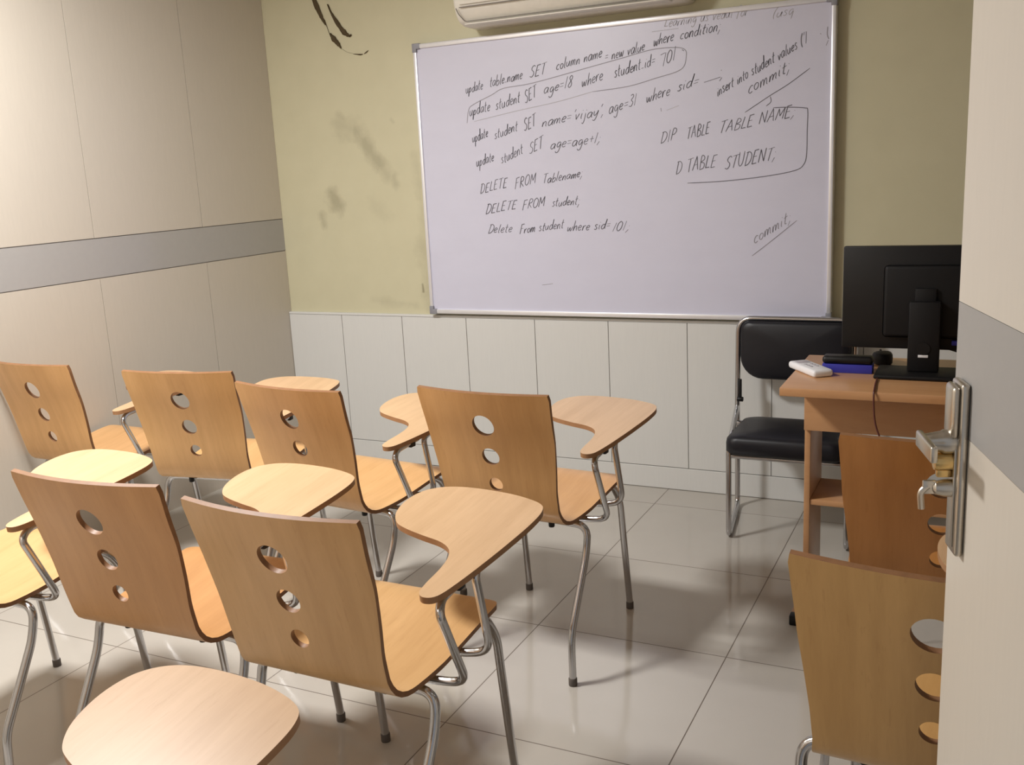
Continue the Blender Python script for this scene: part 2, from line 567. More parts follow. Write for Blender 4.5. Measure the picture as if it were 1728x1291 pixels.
# ---------------------------------------------------------------- tablet-arm chairs
PROF = [(-0.0382, 0.841), (-0.020, 0.770), (0.0016, 0.697), (0.0190, 0.620), (0.0304, 0.551), (0.0395, 0.508), (0.0480, 0.478), (0.0640, 0.457), (0.090, 0.4465),
        (0.130, 0.4450), (0.20, 0.4500), (0.29, 0.4610), (0.37, 0.4715), (0.42, 0.4755), (0.445, 0.4745), (0.463, 0.4690)]
_pc = [Vector((0, y, z)) for y, z in PROF]
_fine = catmull(_pc, 14)
_arc = [0.0]
for a, b_ in zip(_fine[:-1], _fine[1:]):
    _arc.append(_arc[-1] + (b_ - a).length)
V_END = _arc[-1]
def prof_at(v):
    v = max(0.0, min(V_END, v))
    lo_, hi_ = 0, len(_arc) - 1
    while hi_ - lo_ > 1:
        m_ = (lo_ + hi_) // 2
        if _arc[m_] <= v:
            lo_ = m_
        else:
            hi_ = m_
    t = (v - _arc[lo_]) / max(1e-9, _arc[hi_] - _arc[lo_])
    return _fine[lo_].lerp(_fine[hi_], t)
def v_of_z(z):
    for i in range(len(_fine)):
        if _fine[i].z <= z:
            return _arc[i]
V_SEAM = next(_arc[i] for i in range(len(_fine)) if _fine[i].y >= 0.085)
HALF_W = [(0.0, 0.2080), (0.15, 0.1985), (0.30, 0.1835), (0.36, 0.1815), (V_SEAM, 0.190), (V_SEAM + 0.12, 0.2010), (V_SEAM + 0.30, 0.2050), (V_END, 0.2050)]
PLY = 0.011
def shell_surf(u, v):
    def P(u_, v_):
        p = prof_at(v_)
        hw = 0.2
        bulge = max(0.0, 1 - (u_ / hw) ** 2)
        kb = 0.026 * max(0.0, 1 - v_ / 0.40)          # back curves round the sitter
        ks = 0.007 * max(0.0, min(1.0, (v_ - V_SEAM) / 0.15)) * max(0.0, min(1.0, (V_END - v_) / 0.12))
        return Vector((u_, p.y - kb * bulge, p.z - ks * bulge))
    e = 0.002
    du = P(u + e, v) - P(u - e, v)
    v0, v1 = max(0, v - e), min(V_END, v + e)
    dv = P(u, v1) - P(u, v0)
    n = dv.cross(du).normalized()
    return P(u, v), -n
def shell_outline(v0, v1, r0, r1):
    """closed outline between v0 and v1 with rounded corners r0 (at v0) and r1 (at v1)"""
    right = []
    n = 26
    for k in range(n + 1):
        v = v0 + (v1 - v0) * k / n
        right.append([lerp_table(HALF_W, v), v])
    out = []
    for u_, v in right:
        d0, d1 = v - v0, v1 - v
        if d0 < r0:
            u_ = u_ - (r0 - math.sqrt(max(0, r0 * r0 - (r0 - d0) ** 2)))
        if d1 < r1:
            u_ = u_ - (r1 - math.sqrt(max(0, r1 * r1 - (r1 - d1) ** 2)))
        out.append((u_, v))
    if r1 > 0:
        extra = []
        for k in range(1, 7):
            d = r1 * (1 - math.cos(math.pi / 2 * k / 7))
            v = v1 - r1 + r1 * math.sin(math.pi / 2 * k / 7)
            extra.append((lerp_table(HALF_W, v1) - d, v))
        out = [p for p in out if p[1] <= v1 - r1 + 1e-6] + extra + [(lerp_table(HALF_W, v1) - r1, v1)]
    top = []
    m_ = 12
    a0 = out[0][0]
    a1 = out[-1][0]
    loop = out + [(a1 * (1 - 2 * k / m_), v1) for k in range(1, m_)] + [(-u_, v) for u_, v in reversed(out)] + [(-a0 * (1 - 2 * k / m_), v0) for k in range(1, m_)]
    return loop
def circ(v, r, n=28):
    return [(r * math.cos(2 * math.pi * k / n), v + r * math.sin(2 * math.pi * k / n)) for k in range(n)]

TAB = [(0.240, 0.088), (0.262, 0.102), (0.274, 0.16), (0.284, 0.25), (0.292, 0.35), (0.296, 0.44), (0.291, 0.505), (0.268, 0.541),
       (0.20, 0.568), (0.12, 0.580), (0.05, 0.580), (0.0, 0.566), (-0.034, 0.532), (-0.044, 0.475), (-0.030, 0.41), (0.000, 0.364),
       (0.035, 0.342), (0.09, 0.322), (0.148, 0.304), (0.184, 0.278), (0.203, 0.238), (0.211, 0.19), (0.214, 0.14), (0.221, 0.102)]
def tab_surf(u, v):
    n = Vector((0, -0.0781, 1)).normalized()
    return Vector((u, v, 0.6726 + 0.0781 * (v - 0.4))), n

def seat_under(y):
    for p in _fine:
        if p.y >= y and p.z < 0.5:
            return p.z - PLY
    return 0.45

def make_chair():
    t = thing('tablet_chair', '', 'chair')
    # plywood shell
    bm = bmesh.new()
    holes = [circ(v_of_z(0.7491), 0.0330), circ(v_of_z(0.6478), 0.0270), circ(v_of_z(0.5627), 0.0212)]
    plate_from_2d(bm, shell_outline(0, V_SEAM, 0.004, 0), holes, shell_surf, PLY, 0.022, lambda a, b_: abs(a[1] - V_SEAM) < 1e-5 and abs(b_[1] - V_SEAM) < 1e-5)
    obj('backrest', bm, ['ply', 'edge'], t, angle=50)
    bm = bmesh.new()
    plate_from_2d(bm, shell_outline(V_SEAM, V_END, 0, 0.045), [], shell_surf, PLY, 0.022, lambda a, b_: abs(a[1] - V_SEAM) < 1e-5 and abs(b_[1] - V_SEAM) < 1e-5)
    seat = obj('seat', bm, ['ply_seat', 'edge'], t, angle=50)
    # writing tablet
    tb = bmesh.new()
    outl = [(p.x, p.y) for p in catmull([(x, y, 0) for x, y in TAB], 5, closed=True)]
    plate_from_2d(tb, outl, [], tab_surf, 0.0135, 0.03)
    tab = obj('writing_tablet', tb, ['ply_flat', 'edge_light'], t, angle=50)
    # tube frame under the seat
    R = 0.0105
    zr, zf = seat_under(0.140) - R - 0.002, seat_under(0.395) - R - 0.004
    bm = bmesh.new()
    tube(bm, [(-0.135, 0.140, zr), (0.135, 0.140, zr)], R)
    tube(bm, [(-0.140, 0.395, zf), (0.140, 0.395, zf)], R)
    for sx in (-1, 1):
        tube(bm, [(sx * 0.085, 0.147, zr), (sx * 0.085, 0.388, zf)], 0.008)
    obj('seat_frame', bm, 'chrome', t)
    for sx in (-1, 1):
        # rear leg: bends down from the rear cross tube, rakes back, kinks near the floor
        bm = bmesh.new()
        tube(bm, fillet([(sx * 0.125, 0.140, zr), (sx * 0.219, 0.138, zr - 0.003), (sx * 0.220, 0.122, 0.345), (sx * 0.219, 0.006, 0.142), (sx * 0.226, -0.008, 0.022)], [0, 0.07, 0.06, 0.03, 0], 9), R)
        lg = obj('leg', bm, 'chrome', t)
        cp = bmesh.new()
        lathe(cp, [(0.0115, 0.0), (0.0122, 0.002), (0.0122, 0.021), (0.0109, 0.023)], (sx * 0.226, -0.0085, 0))
        obj('foot_cap', cp, 'rubber', lg)
        bm = bmesh.new()
        tube(bm, fillet([(sx * 0.135, 0.395, zf), (sx * 0.172, 0.425, zf - 0.004), (sx * 0.180, 0.463, 0.385), (sx * 0.186, 0.507, 0.022)], [0, 0.035, 0.05, 0], 7), R)
        lg = obj('leg', bm, 'chrome', t)
        cp = bmesh.new()
        lathe(cp, [(0.0115, 0.0), (0.0122, 0.002), (0.0122, 0.021), (0.0109, 0.023)], (sx * 0.186, 0.5075, 0))
        obj('foot_cap', cp, 'rubber', lg)
    # two bent tubes that carry the tablet
    ra = 0.009
    tz = lambda y: 0.6726 + 0.0781 * (y - 0.4) - 0.0135 - ra - 0.001
    bm = bmesh.new()
    tube(bm, fillet([(0.05, 0.175, seat_under(0.175) - ra - 0.003), (0.20, 0.175, seat_under(0.175) - ra - 0.004), (0.268, 0.176, 0.434), (0.264, 0.100, 0.612), (0.252, 0.128, tz(0.128)), (0.247, 0.235, tz(0.235))], [0, 0.04, 0.05, 0.035, 0.02, 0], 8), ra)
    obj('tablet_support', bm, 'chrome', t)
    bm = bmesh.new()
    tube(bm, fillet([(0.05, 0.275, seat_under(0.275) - ra - 0.003), (0.20, 0.275, seat_under(0.275) - ra - 0.004), (0.270, 0.276, 0.452), (0.258, 0.250, tz(0.25) - 0.004), (0.250, 0.300, tz(0.30)), (0.235, 0.42, tz(0.42))], [0, 0.04, 0.05, 0.02, 0.02, 0], 7), ra)
    obj('tablet_support', bm, 'chrome', t)
    # black spacers and blocks
    for x, y in ((0.112, 0.122), (-0.112, 0.122), (0.115, 0.375), (-0.115, 0.375)):
        b2 = bmesh.new()
        zz = seat_under(y)
        lathe(b2, [(0.008, -0.026), (0.009, -0.023), (0.009, -0.002), (0.008, 0.0015)], (x, y, zz), sides=14)
        obj('spacer', b2, 'black', t)
    for x, y in ((0.247, 0.20), (0.247, 0.33), (0.24, 0.40)):
        b2 = bmesh.new()
        zz = 0.6726 + 0.0781 * (y - 0.4) - 0.0135
        box(b2, x - 0.012, x + 0.012, y - 0.012, y + 0.012, zz - 0.024, zz + 0.001, bev=0.003)
        obj('bracket', b2, 'black', tab)
    return t

def copy_tree(o, parent=None):
    c = o.copy()
    C.objects.link(c)
    if parent is not None:
        c.parent = parent
    for ch in list(o.children):
        copy_tree(ch, c)
    return c

CHAIRS = [  # x, y, rotation, label, group
    (-1.222, 2.312, -0.055, 'front-row plywood tablet chair at the aisle end, directly below the whiteboard', 'front row of tablet chairs'),
    (-1.811, 2.226, -0.100, 'front-row plywood tablet chair second from the aisle, next to the aisle-end one', 'front row of tablet chairs'),
    (-2.347, 2.330, 0.165, 'front-row plywood tablet chair angled towards the corner, second from the beige panelled wall', 'front row of tablet chairs'),
    (-3.024, 2.320, -0.012, 'front-row plywood tablet chair tight against the beige panelled wall', 'front row of tablet chairs'),
    (-1.163, 1.354, -0.015, 'middle-row plywood tablet chair at the aisle end, its back yellowish brown', 'middle row of tablet chairs'),
    (-1.676, 1.388, 0.034, 'middle-row plywood tablet chair with a dark reddish brown back, second from the aisle', 'middle row of tablet chairs'),
    (-2.307, 1.338, 0.053, 'middle-row plywood tablet chair by the left edge, only its seat and tablet showing', 'middle row of tablet chairs'),
    (-1.118, 0.446, 0.029, 'nearest tablet chair, only its big pale writing tablet showing at the bottom', 'rear row of tablet chairs'),
    (-0.045, 1.444, -0.047, 'yellowish plywood tablet chair half hidden by the open door, in front of the other', 'tablet chairs beside the door'),
    (-0.069, 2.140, 0.038, 'reddish plywood tablet chair between the wooden desk and the door handle', 'tablet chairs beside the door'),
]
TINT = [(1.0, 0.95, 0.86), (1.04, 1.02, 0.97), (1.08, 1.08, 1.02), (1.06, 1.02, 0.95), (0.95, 0.96, 0.92), (0.84, 0.73, 0.62),
        (1.0, 1.0, 0.95), (1, 1, 1), (0.98, 0.97, 0.80), (0.84, 0.64, 0.42)]
chair0 = make_chair()
for i, (x, y, rz, lab, grp) in enumerate(CHAIRS):
    o = chair0 if i == 0 else copy_tree(chair0)
    o.location = (x, y, 0)
    o.rotation_euler = (0, 0, rz)
    o['label'] = lab
    o['group'] = grp
    for ch in o.children:
        if ch.name.startswith('writing_tablet') and i == 7:
            ch.color = (0.87, 0.86, 0.87, 1)  # darker tint on the nearest tablet stands in for weaker light there
        if ch.name.startswith(('backrest', 'seat')) and 'frame' not in ch.name:
            ch.color = (*TINT[i], 1)

# ---------------------------------------------------------------- whiteboard
BX0, BX1, BZ0, BZ1 = -2.388, -0.562, 0.768, 1.986
BY = 3.978                                   # front of the writing surface
wbd = thing('whiteboard', 'large framed whiteboard covered in black handwriting on the yellow-green wall', 'whiteboard', ((BX0 + BX1) / 2, BY, BZ0))
ox, oz = (BX0 + BX1) / 2, BZ0
def bx(x):
    return x - ox
def bz(z):
    return z - oz
hw, hh = (BX1 - BX0) / 2, BZ1 - BZ0
obj('panel', box(bmesh.new(), -hw + 0.006, hw - 0.006, 0.0, YB - BY - 0.0005, 0.006, hh - 0.006), 'board', wbd, smooth=False)
fr = 0.020
for x0, x1, z0, z1 in ((-hw, hw, 0, fr), (-hw, hw, hh - fr, hh)):
    obj('frame_rail', box(bmesh.new(), x0 + 0.004, x1 - 0.004, -0.009, YB - BY - 0.0008, z0, z1, bev=0.003), 'alu', wbd)
for x0, x1 in ((-hw, -hw + fr * 0.8), (hw - fr * 0.8, hw)):
    obj('frame_rail', box(bmesh.new(), x0, x1, -0.009, YB - BY - 0.0008, fr, hh - fr, bev=0.003), 'alu', wbd)
for sx in (-1, 1):
    for zz in (0, 1):
        bm = bmesh.new()
        L = 0.036
        za, zb = (-0.003, L) if zz == 0 else (hh - L, hh + 0.003)
        zr0, zr1 = (-0.003, 0.022) if zz == 0 else (hh - 0.022, hh + 0.003)
        xa, xb = sorted((sx * (hw + 0.003), sx * (hw - 0.019)))
        box(bm, xa, xb, -0.0115, 0.02, za, zb, bev=0.003)
        xa, xb = sorted((sx * (hw + 0.002), sx * (hw - L)))
        box(bm, xa, xb, -0.0113, 0.02, zr0, zr1, bev=0.003)
        obj('corner_cap', bm, 'cap', wbd)

# handwriting: single-stroke letters; x-height 0.5, ascender 1, descender -0.4
G = {
 'a': (0.5, [[(.42, .42), (.3, .5), (.1, .42), (.04, .2), (.12, .02), (.28, .06), (.4, .3), (.43, .45), (.41, .1), (.48, 0)]]),
 'b': (0.48, [[(.08, 1), (.06, .5), (.06, .05), (.22, 0), (.4, .14), (.4, .36), (.26, .46), (.08, .3)]]),
 'c': (0.42, [[(.38, .42), (.24, .5), (.08, .36), (.06, .14), (.18, .01), (.36, .06)]]),
 'd': (0.5, [[(.4, .4), (.24, .48), (.07, .32), (.07, .1), (.2, 0), (.36, .14), (.43, .6), (.44, 1), (.41, .3), (.46, .02)]]),
 'e': (0.42, [[(.06, .24), (.3, .28), (.36, .4), (.24, .5), (.08, .36), (.06, .14), (.18, .01), (.38, .08)]]),
 'f': (0.36, [[(.36, .92), (.24, 1), (.16, .8), (.13, .3), (.1, -.2)], [(.02, .46), (.32, .5)]]),
 'g': (0.48, [[(.4, .42), (.24, .5), (.08, .36), (.1, .12), (.26, .1), (.4, .36), (.4, 0), (.32, -.34), (.14, -.4), (.04, -.26)]]),
 'h': (0.46, [[(.08, 1), (.06, .4), (.05, 0), (.12, .3), (.28, .46), (.36, .36), (.36, .1), (.42, 0)]]),
 'i': (0.24, [[(.1, .46), (.1, .1), (.18, 0)], [(.12, .68), (.14, .72)]]),
 'j': (0.28, [[(.16, .46), (.16, -.1), (.08, -.38), (-.04, -.3)], [(.18, .68), (.2, .72)]]),
 'l': (0.24, [[(.12, 1), (.09, .4), (.1, .06), (.2, 0)]]),
 'm': (0.66, [[(.04, .46), (.06, 0), (.1, .3), (.22, .46), (.3, .34), (.3, .02), (.36, .32), (.48, .46), (.54, .32), (.54, .06), (.62, 0)]]),
 'n': (0.48, [[(.06, .46), (.06, 0), (.1, .28), (.24, .46), (.36, .36), (.36, .06), (.44, 0)]]),
 'o': (0.44, [[(.22, .48), (.07, .36), (.06, .14), (.2, 0), (.36, .12), (.37, .36), (.22, .48)]]),
 'p': (0.48, [[(.08, .48), (.06, 0), (.03, -.4), (.07, .2), (.2, .46), (.36, .38), (.36, .16), (.22, .02), (.08, .12)]]),
 'q': (0.48, [[(.38, .42), (.22, .48), (.07, .34), (.08, .1), (.22, .02), (.38, .3), (.38, -.4)]]),
 'r': (0.36, [[(.05, .46), (.07, 0), (.1, .28), (.2, .44), (.34, .46)]]),
 's': (0.38, [[(.34, .44), (.2, .5), (.09, .4), (.2, .27), (.31, .14), (.2, .01), (.04, .06)]]),
 't': (0.36, [[(.17, .86), (.14, .3), (.16, .04), (.3, .02)], [(.02, .52), (.34, .56)]]),
 'u': (0.5, [[(.05, .46), (.05, .14), (.16, 0), (.32, .12), (.39, .46), (.38, .12), (.46, 0)]]),
 'v': (0.42, [[(.04, .46), (.16, 0), (.36, .48)]]),
 'w': (0.62, [[(.04, .46), (.1, .04), (.2, .06), (.29, .38), (.36, .04), (.46, .06), (.56, .48)]]),
 'y': (0.46, [[(.05, .46), (.08, .16), (.2, .06), (.36, .3), (.4, .46), (.36, -.1), (.24, -.38), (.06, -.3)]]),
 'S': (0.52, [[(.46, .86), (.3, 1), (.12, .86), (.14, .64), (.36, .44), (.42, .2), (.26, 0), (.04, .1)]]),
 'E': (0.52, [[(.44, .98), (.1, .96), (.07, .5), (.06, .02), (.44, .04)], [(.08, .52), (.36, .54)]]),
 'T': (0.56, [[(.02, .94), (.54, 1)], [(.29, .96), (.26, .5), (.25, 0)]]),
 'D': (0.58, [[(.12, .98), (.09, .5), (.08, -.04)], [(.0, .94), (.28, .96), (.5, .72), (.5, .34), (.32, .06), (.08, .0)]]),
 'L': (0.48, [[(.1, 1), (.08, .5), (.07, .04), (.44, .04)]]),
 'F': (0.50, [[(.46, 1), (.1, .96), (.08, .5), (.05, -.04)], [(.08, .52), (.38, .56)]]),
 'R': (0.56, [[(.1, -.02), (.1, .5), (.12, .96), (.34, .96), (.44, .78), (.34, .56), (.12, .5), (.5, .0)]]),
 'O': (0.6, [[(.3, .98), (.08, .76), (.06, .26), (.26, 0), (.5, .2), (.52, .7), (.3, .98)]]),
 'M': (0.7, [[(.05, 0), (.09, .96), (.33, .3), (.56, .98), (.62, 0)]]),
 'A': (0.6, [[(.02, 0), (.28, .98), (.54, 0)], [(.12, .36), (.46, .4)]]),
 'B': (0.54, [[(.09, .0), (.1, .96), (.36, .92), (.4, .7), (.12, .54), (.44, .42), (.44, .1), (.09, .0)]]),
 'N': (0.62, [[(.06, 0), (.1, .96), (.5, .04), (.54, 1)]]),
 'U': (0.56, [[(.06, .98), (.06, .3), (.24, 0), (.44, .22), (.49, .98)]]),
 'I': (0.26, [[(.13, .98), (.1, 0)]]),
 'P': (0.5, [[(.08, -.02), (.1, .96), (.36, .92), (.42, .68), (.28, .48), (.1, .48)]]),
 '0': (0.48, [[(.24, .94), (.07, .7), (.06, .22), (.22, 0), (.4, .22), (.41, .7), (.24, .94)]]),
 '1': (0.28, [[(.15, .96), (.1, 0)]]),
 '3': (0.46, [[(.08, .9), (.28, .96), (.38, .76), (.2, .52), (.4, .3), (.28, .02), (.04, .08)]]),
 '8': (0.46, [[(.38, .86), (.22, .96), (.1, .76), (.34, .38), (.34, .1), (.18, 0), (.06, .18), (.3, .6), (.38, .86)]]),
 '=': (0.46, [[(.06, .46), (.4, .48)], [(.05, .24), (.39, .26)]]),
 '+': (0.46, [[(.06, .4), (.42, .42)], [(.25, .64), (.23, .16)]]),
 '-': (0.34, [[(.04, .06), (.3, .08)]]),
 "'": (0.2, [[(.13, 1.02), (.08, .78)]]),
 ',': (0.24, [[(.12, .06), (.03, -.2)]]),
 ';': (0.3, [[(.16, .46), (.17, .5)], [(.18, .08), (.03, -.24)]]),
 '(': (0.3, [[(.26, 1.02), (.1, .7), (.08, .25), (.2, -.1)]]),
 '/': (0.3, [[(.26, 1.), (.02, -.1)]]),
}
rng = random.Random(7)
def ribbon(bm, pts, w, lift):
    """a thin raised line of ink on the board, pts are board (x,z)"""
    P = [Vector((p[0], p[1])) for p in pts]
    Q = [P[0]]
    for p in P[1:]:
        if (p - Q[-1]).length > 5e-4:
            Q.append(p)
    if len(Q) < 2:
        Q = [P[0], P[0] + Vector((0.002, 0.001))]
    P = Q
    n = len(P)
    fr_, bk = [], []
    for i, p in enumerate(P):
        d = (P[min(i + 1, n - 1)] - P[max(i - 1, 0)])
        s = Vector((-d.y, d.x)).normalized() * w * 0.5
        if i in (0, n - 1):
            s *= 0.6
        for sgn in (1, -1):
            q = p + s * sgn
            fr_.append(bm.verts.new((bx(q.x), -lift, bz(q.y))))
            bk.append(bm.verts.new((bx(q.x), -0.00002, bz(q.y))))
    for i in range(n - 1):
        a, b_, c_, d_ = 2 * i, 2 * i + 1, 2 * i + 3, 2 * i + 2
        bm.faces.new((fr_[a], fr_[b_], fr_[c_], fr_[d_]))
        bm.faces.new((fr_[a], fr_[d_], bk[d_], bk[a]))
        bm.faces.new((fr_[b_], bk[b_], bk[c_], fr_[c_]))
    return bm
def write(bm, text, x0, z0, x1, z1, h, w=0.0046, slant=0.36):
    tw = sum(0.42 if ch == ' ' else G[ch][0] + 0.05 for ch in text)
    ang = math.atan2(z1 - z0, x1 - x0)
    k = math.hypot(x1 - x0, z1 - z0) / tw
    pen = 0.0
    for ch in text:
        if ch == ' ':
            pen += 0.42
            continue
        adv, strokes = G[ch]
        jz, jr, js = rng.uniform(-0.04, 0.05), rng.uniform(-0.05, 0.05), rng.uniform(0.92, 1.1)
        for st in strokes:
            pts = [((p[0] + slant * p[1] + jr * p[1]), p[1] * js + jz) for p in st]
            if len(pts) > 2:
                sharp = ch in 'ETLFMANI1v'
                if sharp:
                    dense = [pts[0]]
                    for (ax_, ay_), (cx_, cy_) in zip(pts[:-1], pts[1:]):
                        for f_ in (0.06, 0.5, 0.94, 1.0):
                            dense.append((ax_ + (cx_ - ax_) * f_, ay_ + (cy_ - ay_) * f_))
                    pts = dense
                pts = pts if sharp else [(q.x, q.y) for q in catmull([(a, b_, 0) for a, b_ in pts], 4)]
            out = []
            for px_, pz_ in pts:
                lx, lz = (pen + px_) * k, pz_ * h
                out.append((x0 + lx * math.cos(ang) - lz * math.sin(ang) * 0.6, z0 + lx * math.sin(ang) + lz))
            ribbon(bm, out, w * rng.uniform(0.85, 1.15), 0.0007)
        pen += adv + 0.05
LINES = [
 ('ink', 0.050, [('update', -2.135, 1.755, -2.048, 1.769), ('table-name', -2.015, 1.774, -1.854, 1.795), ('SET', -1.823, 1.795, -1.744, 1.808),
   ('column name', -1.697, 1.818, -1.488, 1.85), ('= new value', -1.478, 1.835, -1.304, 1.86), ('where', -1.269, 1.873, -1.183, 1.885), ('condition;', -1.159, 1.887, -0.993, 1.906)]),
 ('ink', 0.054, [('update', -2.123, 1.655, -2.018, 1.676), ('student', -1.992, 1.674, -1.87, 1.7), ('SET', -1.848, 1.691, -1.79, 1.717), ('age=18', -1.759, 1.724, -1.624, 1.743),
   ('where', -1.584, 1.74, -1.486, 1.762), ('student-id=', -1.439, 1.766, -1.261, 1.801), ('101', -1.234, 1.792, -1.174, 1.812)]),
 ('ink', 0.052, [('update', -2.116, 1.542, -2.034, 1.563), ('student', -2.005, 1.551, -1.888, 1.582), ('SET', -1.859, 1.575, -1.799, 1.597), ("name='vijay',", -1.774, 1.59, -1.485, 1.622),
   ('age=31', -1.467, 1.621, -1.344, 1.653), ('where', -1.304, 1.657, -1.201, 1.679), ('sid=', -1.174, 1.691, -1.084, 1.705)]),
 ('ink', 0.052, [('update', -2.102, 1.435, -2.011, 1.457), ('student', -1.977, 1.442, -1.867, 1.485), ('SET', -1.839, 1.476, -1.77, 1.503), ('age=age+1;', -1.739, 1.494, -1.504, 1.51)]),
 ('ink', 0.046, [('DELETE', -2.091, 1.317, -1.953, 1.341), ('FROM', -1.916, 1.332, -1.813, 1.356), ('Tablename;', -1.782, 1.35, -1.59, 1.372)]),
 ('ink', 0.046, [('DELETE', -2.07, 1.227, -1.912, 1.244), ('FROM', -1.885, 1.24, -1.775, 1.255), ('student;', -1.742, 1.249, -1.608, 1.255)]),
 ('ink', 0.046, [('Delete', -2.063, 1.139, -1.94, 1.145), ('From student', -1.903, 1.136, -1.689, 1.156), ('where sid=', -1.676, 1.14, -1.473, 1.152), ('101;', -1.468, 1.137, -1.385, 1.143)]),
 ('ink', 0.046, [("insert into student values ('1", -1.01, 1.658, -0.665, 1.828)]),
 ('ink', 0.052, [('commit;', -0.889, 1.656, -0.725, 1.735)]),
 ('ink', 0.050, [('DIP', -1.246, 1.489, -1.179, 1.504), ('TABLE', -1.137, 1.501, -1.04, 1.517), ('TABLE NAME;', -1.006, 1.515, -0.707, 1.563)]),
 ('ink', 0.058, [('D TABLE', -1.183, 1.363, -1.016, 1.388), ('STUDENT;', -0.983, 1.373, -0.778, 1.407)]),
 ('ink_soft', 0.050, [('commit;', -0.864, 1.076, -0.716, 1.167)]),
 ('ink_faint', 0.044, [('Learning us vedul for', -1.223, 1.940, -0.889, 1.950), ('(usq', -0.8, 1.928, -0.716, 1.938)]),
]
for mt, h, ws in LINES:
    for t_, x0, z0, x1, z1 in ws:
        bm = bmesh.new()
        write(bm, t_, x0, z0, x1, z1, h * 0.86, 0.0026 if mt == 'ink_faint' else 0.0031)
        obj('handwriting', bm, mt, wbd, smooth=False)
MARKS = [
 ('ink_soft', 0.0034, [(-2.137, 1.628), (-2.124, 1.686), (-2.096, 1.707), (-2.006, 1.74), (-1.946, 1.763), (-1.804, 1.774), (-1.531, 1.818), (-1.401, 1.839), (-1.274, 1.86), (-1.176, 1.859), (-1.138, 1.847), (-1.133, 1.822), (-1.143, 1.784), (-1.177, 1.765), (-1.252, 1.75), (-1.378, 1.726), (-1.535, 1.717)]),
 ('ink_faint', 0.0028, [(-1.535, 1.717), (-1.697, 1.688), (-1.895, 1.663), (-2.101, 1.633)]),
 ('ink', 0.0042, [(-1.062, 1.716), (-0.996, 1.731)]), ('ink', 0.0042, [(-0.991, 1.729), (-1.0, 1.716)]), ('ink', 0.0042, [(-0.993, 1.758), (-0.992, 1.755)]),
 ('ink', 0.0034, [(-0.9, 1.59), (-0.859, 1.614), (-0.802, 1.647), (-0.735, 1.683), (-0.655, 1.735)]),
 ('ink', 0.0034, [(-0.802, 1.643), (-0.8, 1.623), (-0.818, 1.608)]),
 ('ink', 0.0036, [(-0.79, 1.6), (-0.734, 1.598), (-0.672, 1.591), (-0.661, 1.58), (-0.662, 1.507), (-0.663, 1.419), (-0.674, 1.379), (-0.709, 1.358), (-0.823, 1.341), (-0.988, 1.329), (-1.134, 1.327)]),
 ('ink_soft', 0.0036, [(-0.871, 1.029), (-0.798, 1.085), (-0.696, 1.167)]),
 ('ink_soft', 0.0036, [(-1.803, 0.906), (-1.751, 0.912)]),
 ('ink_soft', 0.004, [(-0.593, 1.878), (-0.594, 1.85), (-0.588, 1.833)]), ('ink_soft', 0.004, [(-0.59, 1.829), (-0.598, 1.811)]), ('ink_soft', 0.004, [(-0.62, 1.857), (-0.616, 1.853)]),
 ('ink_soft', 0.004, [(-1.241, 1.631), (-1.239, 1.617)]), ('ink_faint', 0.003, [(-1.217, 1.62), (-1.165, 1.635)]), ('ink_faint', 0.003, [(-1.273, 1.928), (-1.163, 1.93)]),
 ('ink', 0.004, [(-1.238, 1.836), (-1.22, 1.843)]), ('ink', 0.005, [(-1.15, 1.848), (-1.142, 1.843)]),
]
for mt, w, pts in MARKS:
    bm = bmesh.new()
    c = [(q.x, q.y) for q in catmull([(a, b_, 0) for a, b_ in pts], 5)] if len(pts) > 2 else pts
    ribbon(bm, c, w * 0.85, 0.0006)
    obj('pen_line', bm, mt, wbd, smooth=False)

# ---------------------------------------------------------------- air conditioner
ac = thing('air_conditioner', 'white wall-mounted split air conditioner above the whiteboard', 'air conditioner', (-1.60, YB, 2.018))
def ac_prof(y_front, z0, z1):
    return [(0, z1), (-y_front * 0.92, z1), (-y_front, z1 - 0.02), (-y_front - 0.004, 0.13), (-y_front + 0.006, 0.065), (-y_front + 0.035, 0.020), (-y_front + 0.08, 0.002), (0, z0)]
def extrude_x(bm, prof, x0, x1, mi=0, rnd=0.0):
    n = len(prof)
    rings = []
    steps = [(x0, 0.93), (x0 + rnd * 0.3, 0.975), (x0 + rnd, 1.0), (x1 - rnd, 1.0), (x1 - rnd * 0.3, 0.975), (x1, 0.93)] if rnd else [(x0, 1), (x1, 1)]
    zc = sum(p[1] for p in prof) / n
    for x, k in steps:
        rings.append([bm.verts.new((x, y * k, zc + (z - zc) * k)) for y, z in prof])
    for a, b_ in zip(rings[:-1], rings[1:]):
        for i in range(n):
            f = bm.faces.new((a[i], a[(i + 1) % n], b_[(i + 1) % n], b_[i]))
            f.material_index = mi
    for rg in (rings[0], rings[-1]):
        bm.faces.new(rg).material_index = mi
    return bm
bm = bmesh.new()
pr = [(p.y, p.z) for p in catmull([(0, y, z) for y, z in ac_prof(0.20, 0.0, 0.28)[1:-1]], 6)]
extrude_x(bm, [(0, 0.28)] + pr + [(0, 0.0)], -0.49, 0.49, 0, 0.03)
obj('body', bm, 'ac', ac, angle=30)
bm = bmesh.new()
box(bm, -0.455, 0.455, -0.2085, -0.196, 0.080, 0.262, bev=0.004)
obj('front_panel', bm, 'ac', ac)
bm = bmesh.new()
fp = fillet([(-0.47, -0.2080, 0.068), (-0.462, -0.2020, 0.045), (-0.445, -0.178, 0.016), (0.445, -0.178, 0.016), (0.462, -0.2020, 0.045), (0.47, -0.2080, 0.068)], 0.01, 4)
tube(bm, fp, 0.0022, 8)
tube(bm, [(-0.455, -0.2060, 0.070), (0.455, -0.2060, 0.070)], 0.0024, 8)
obj('flap_seam', bm, 'gap', ac)
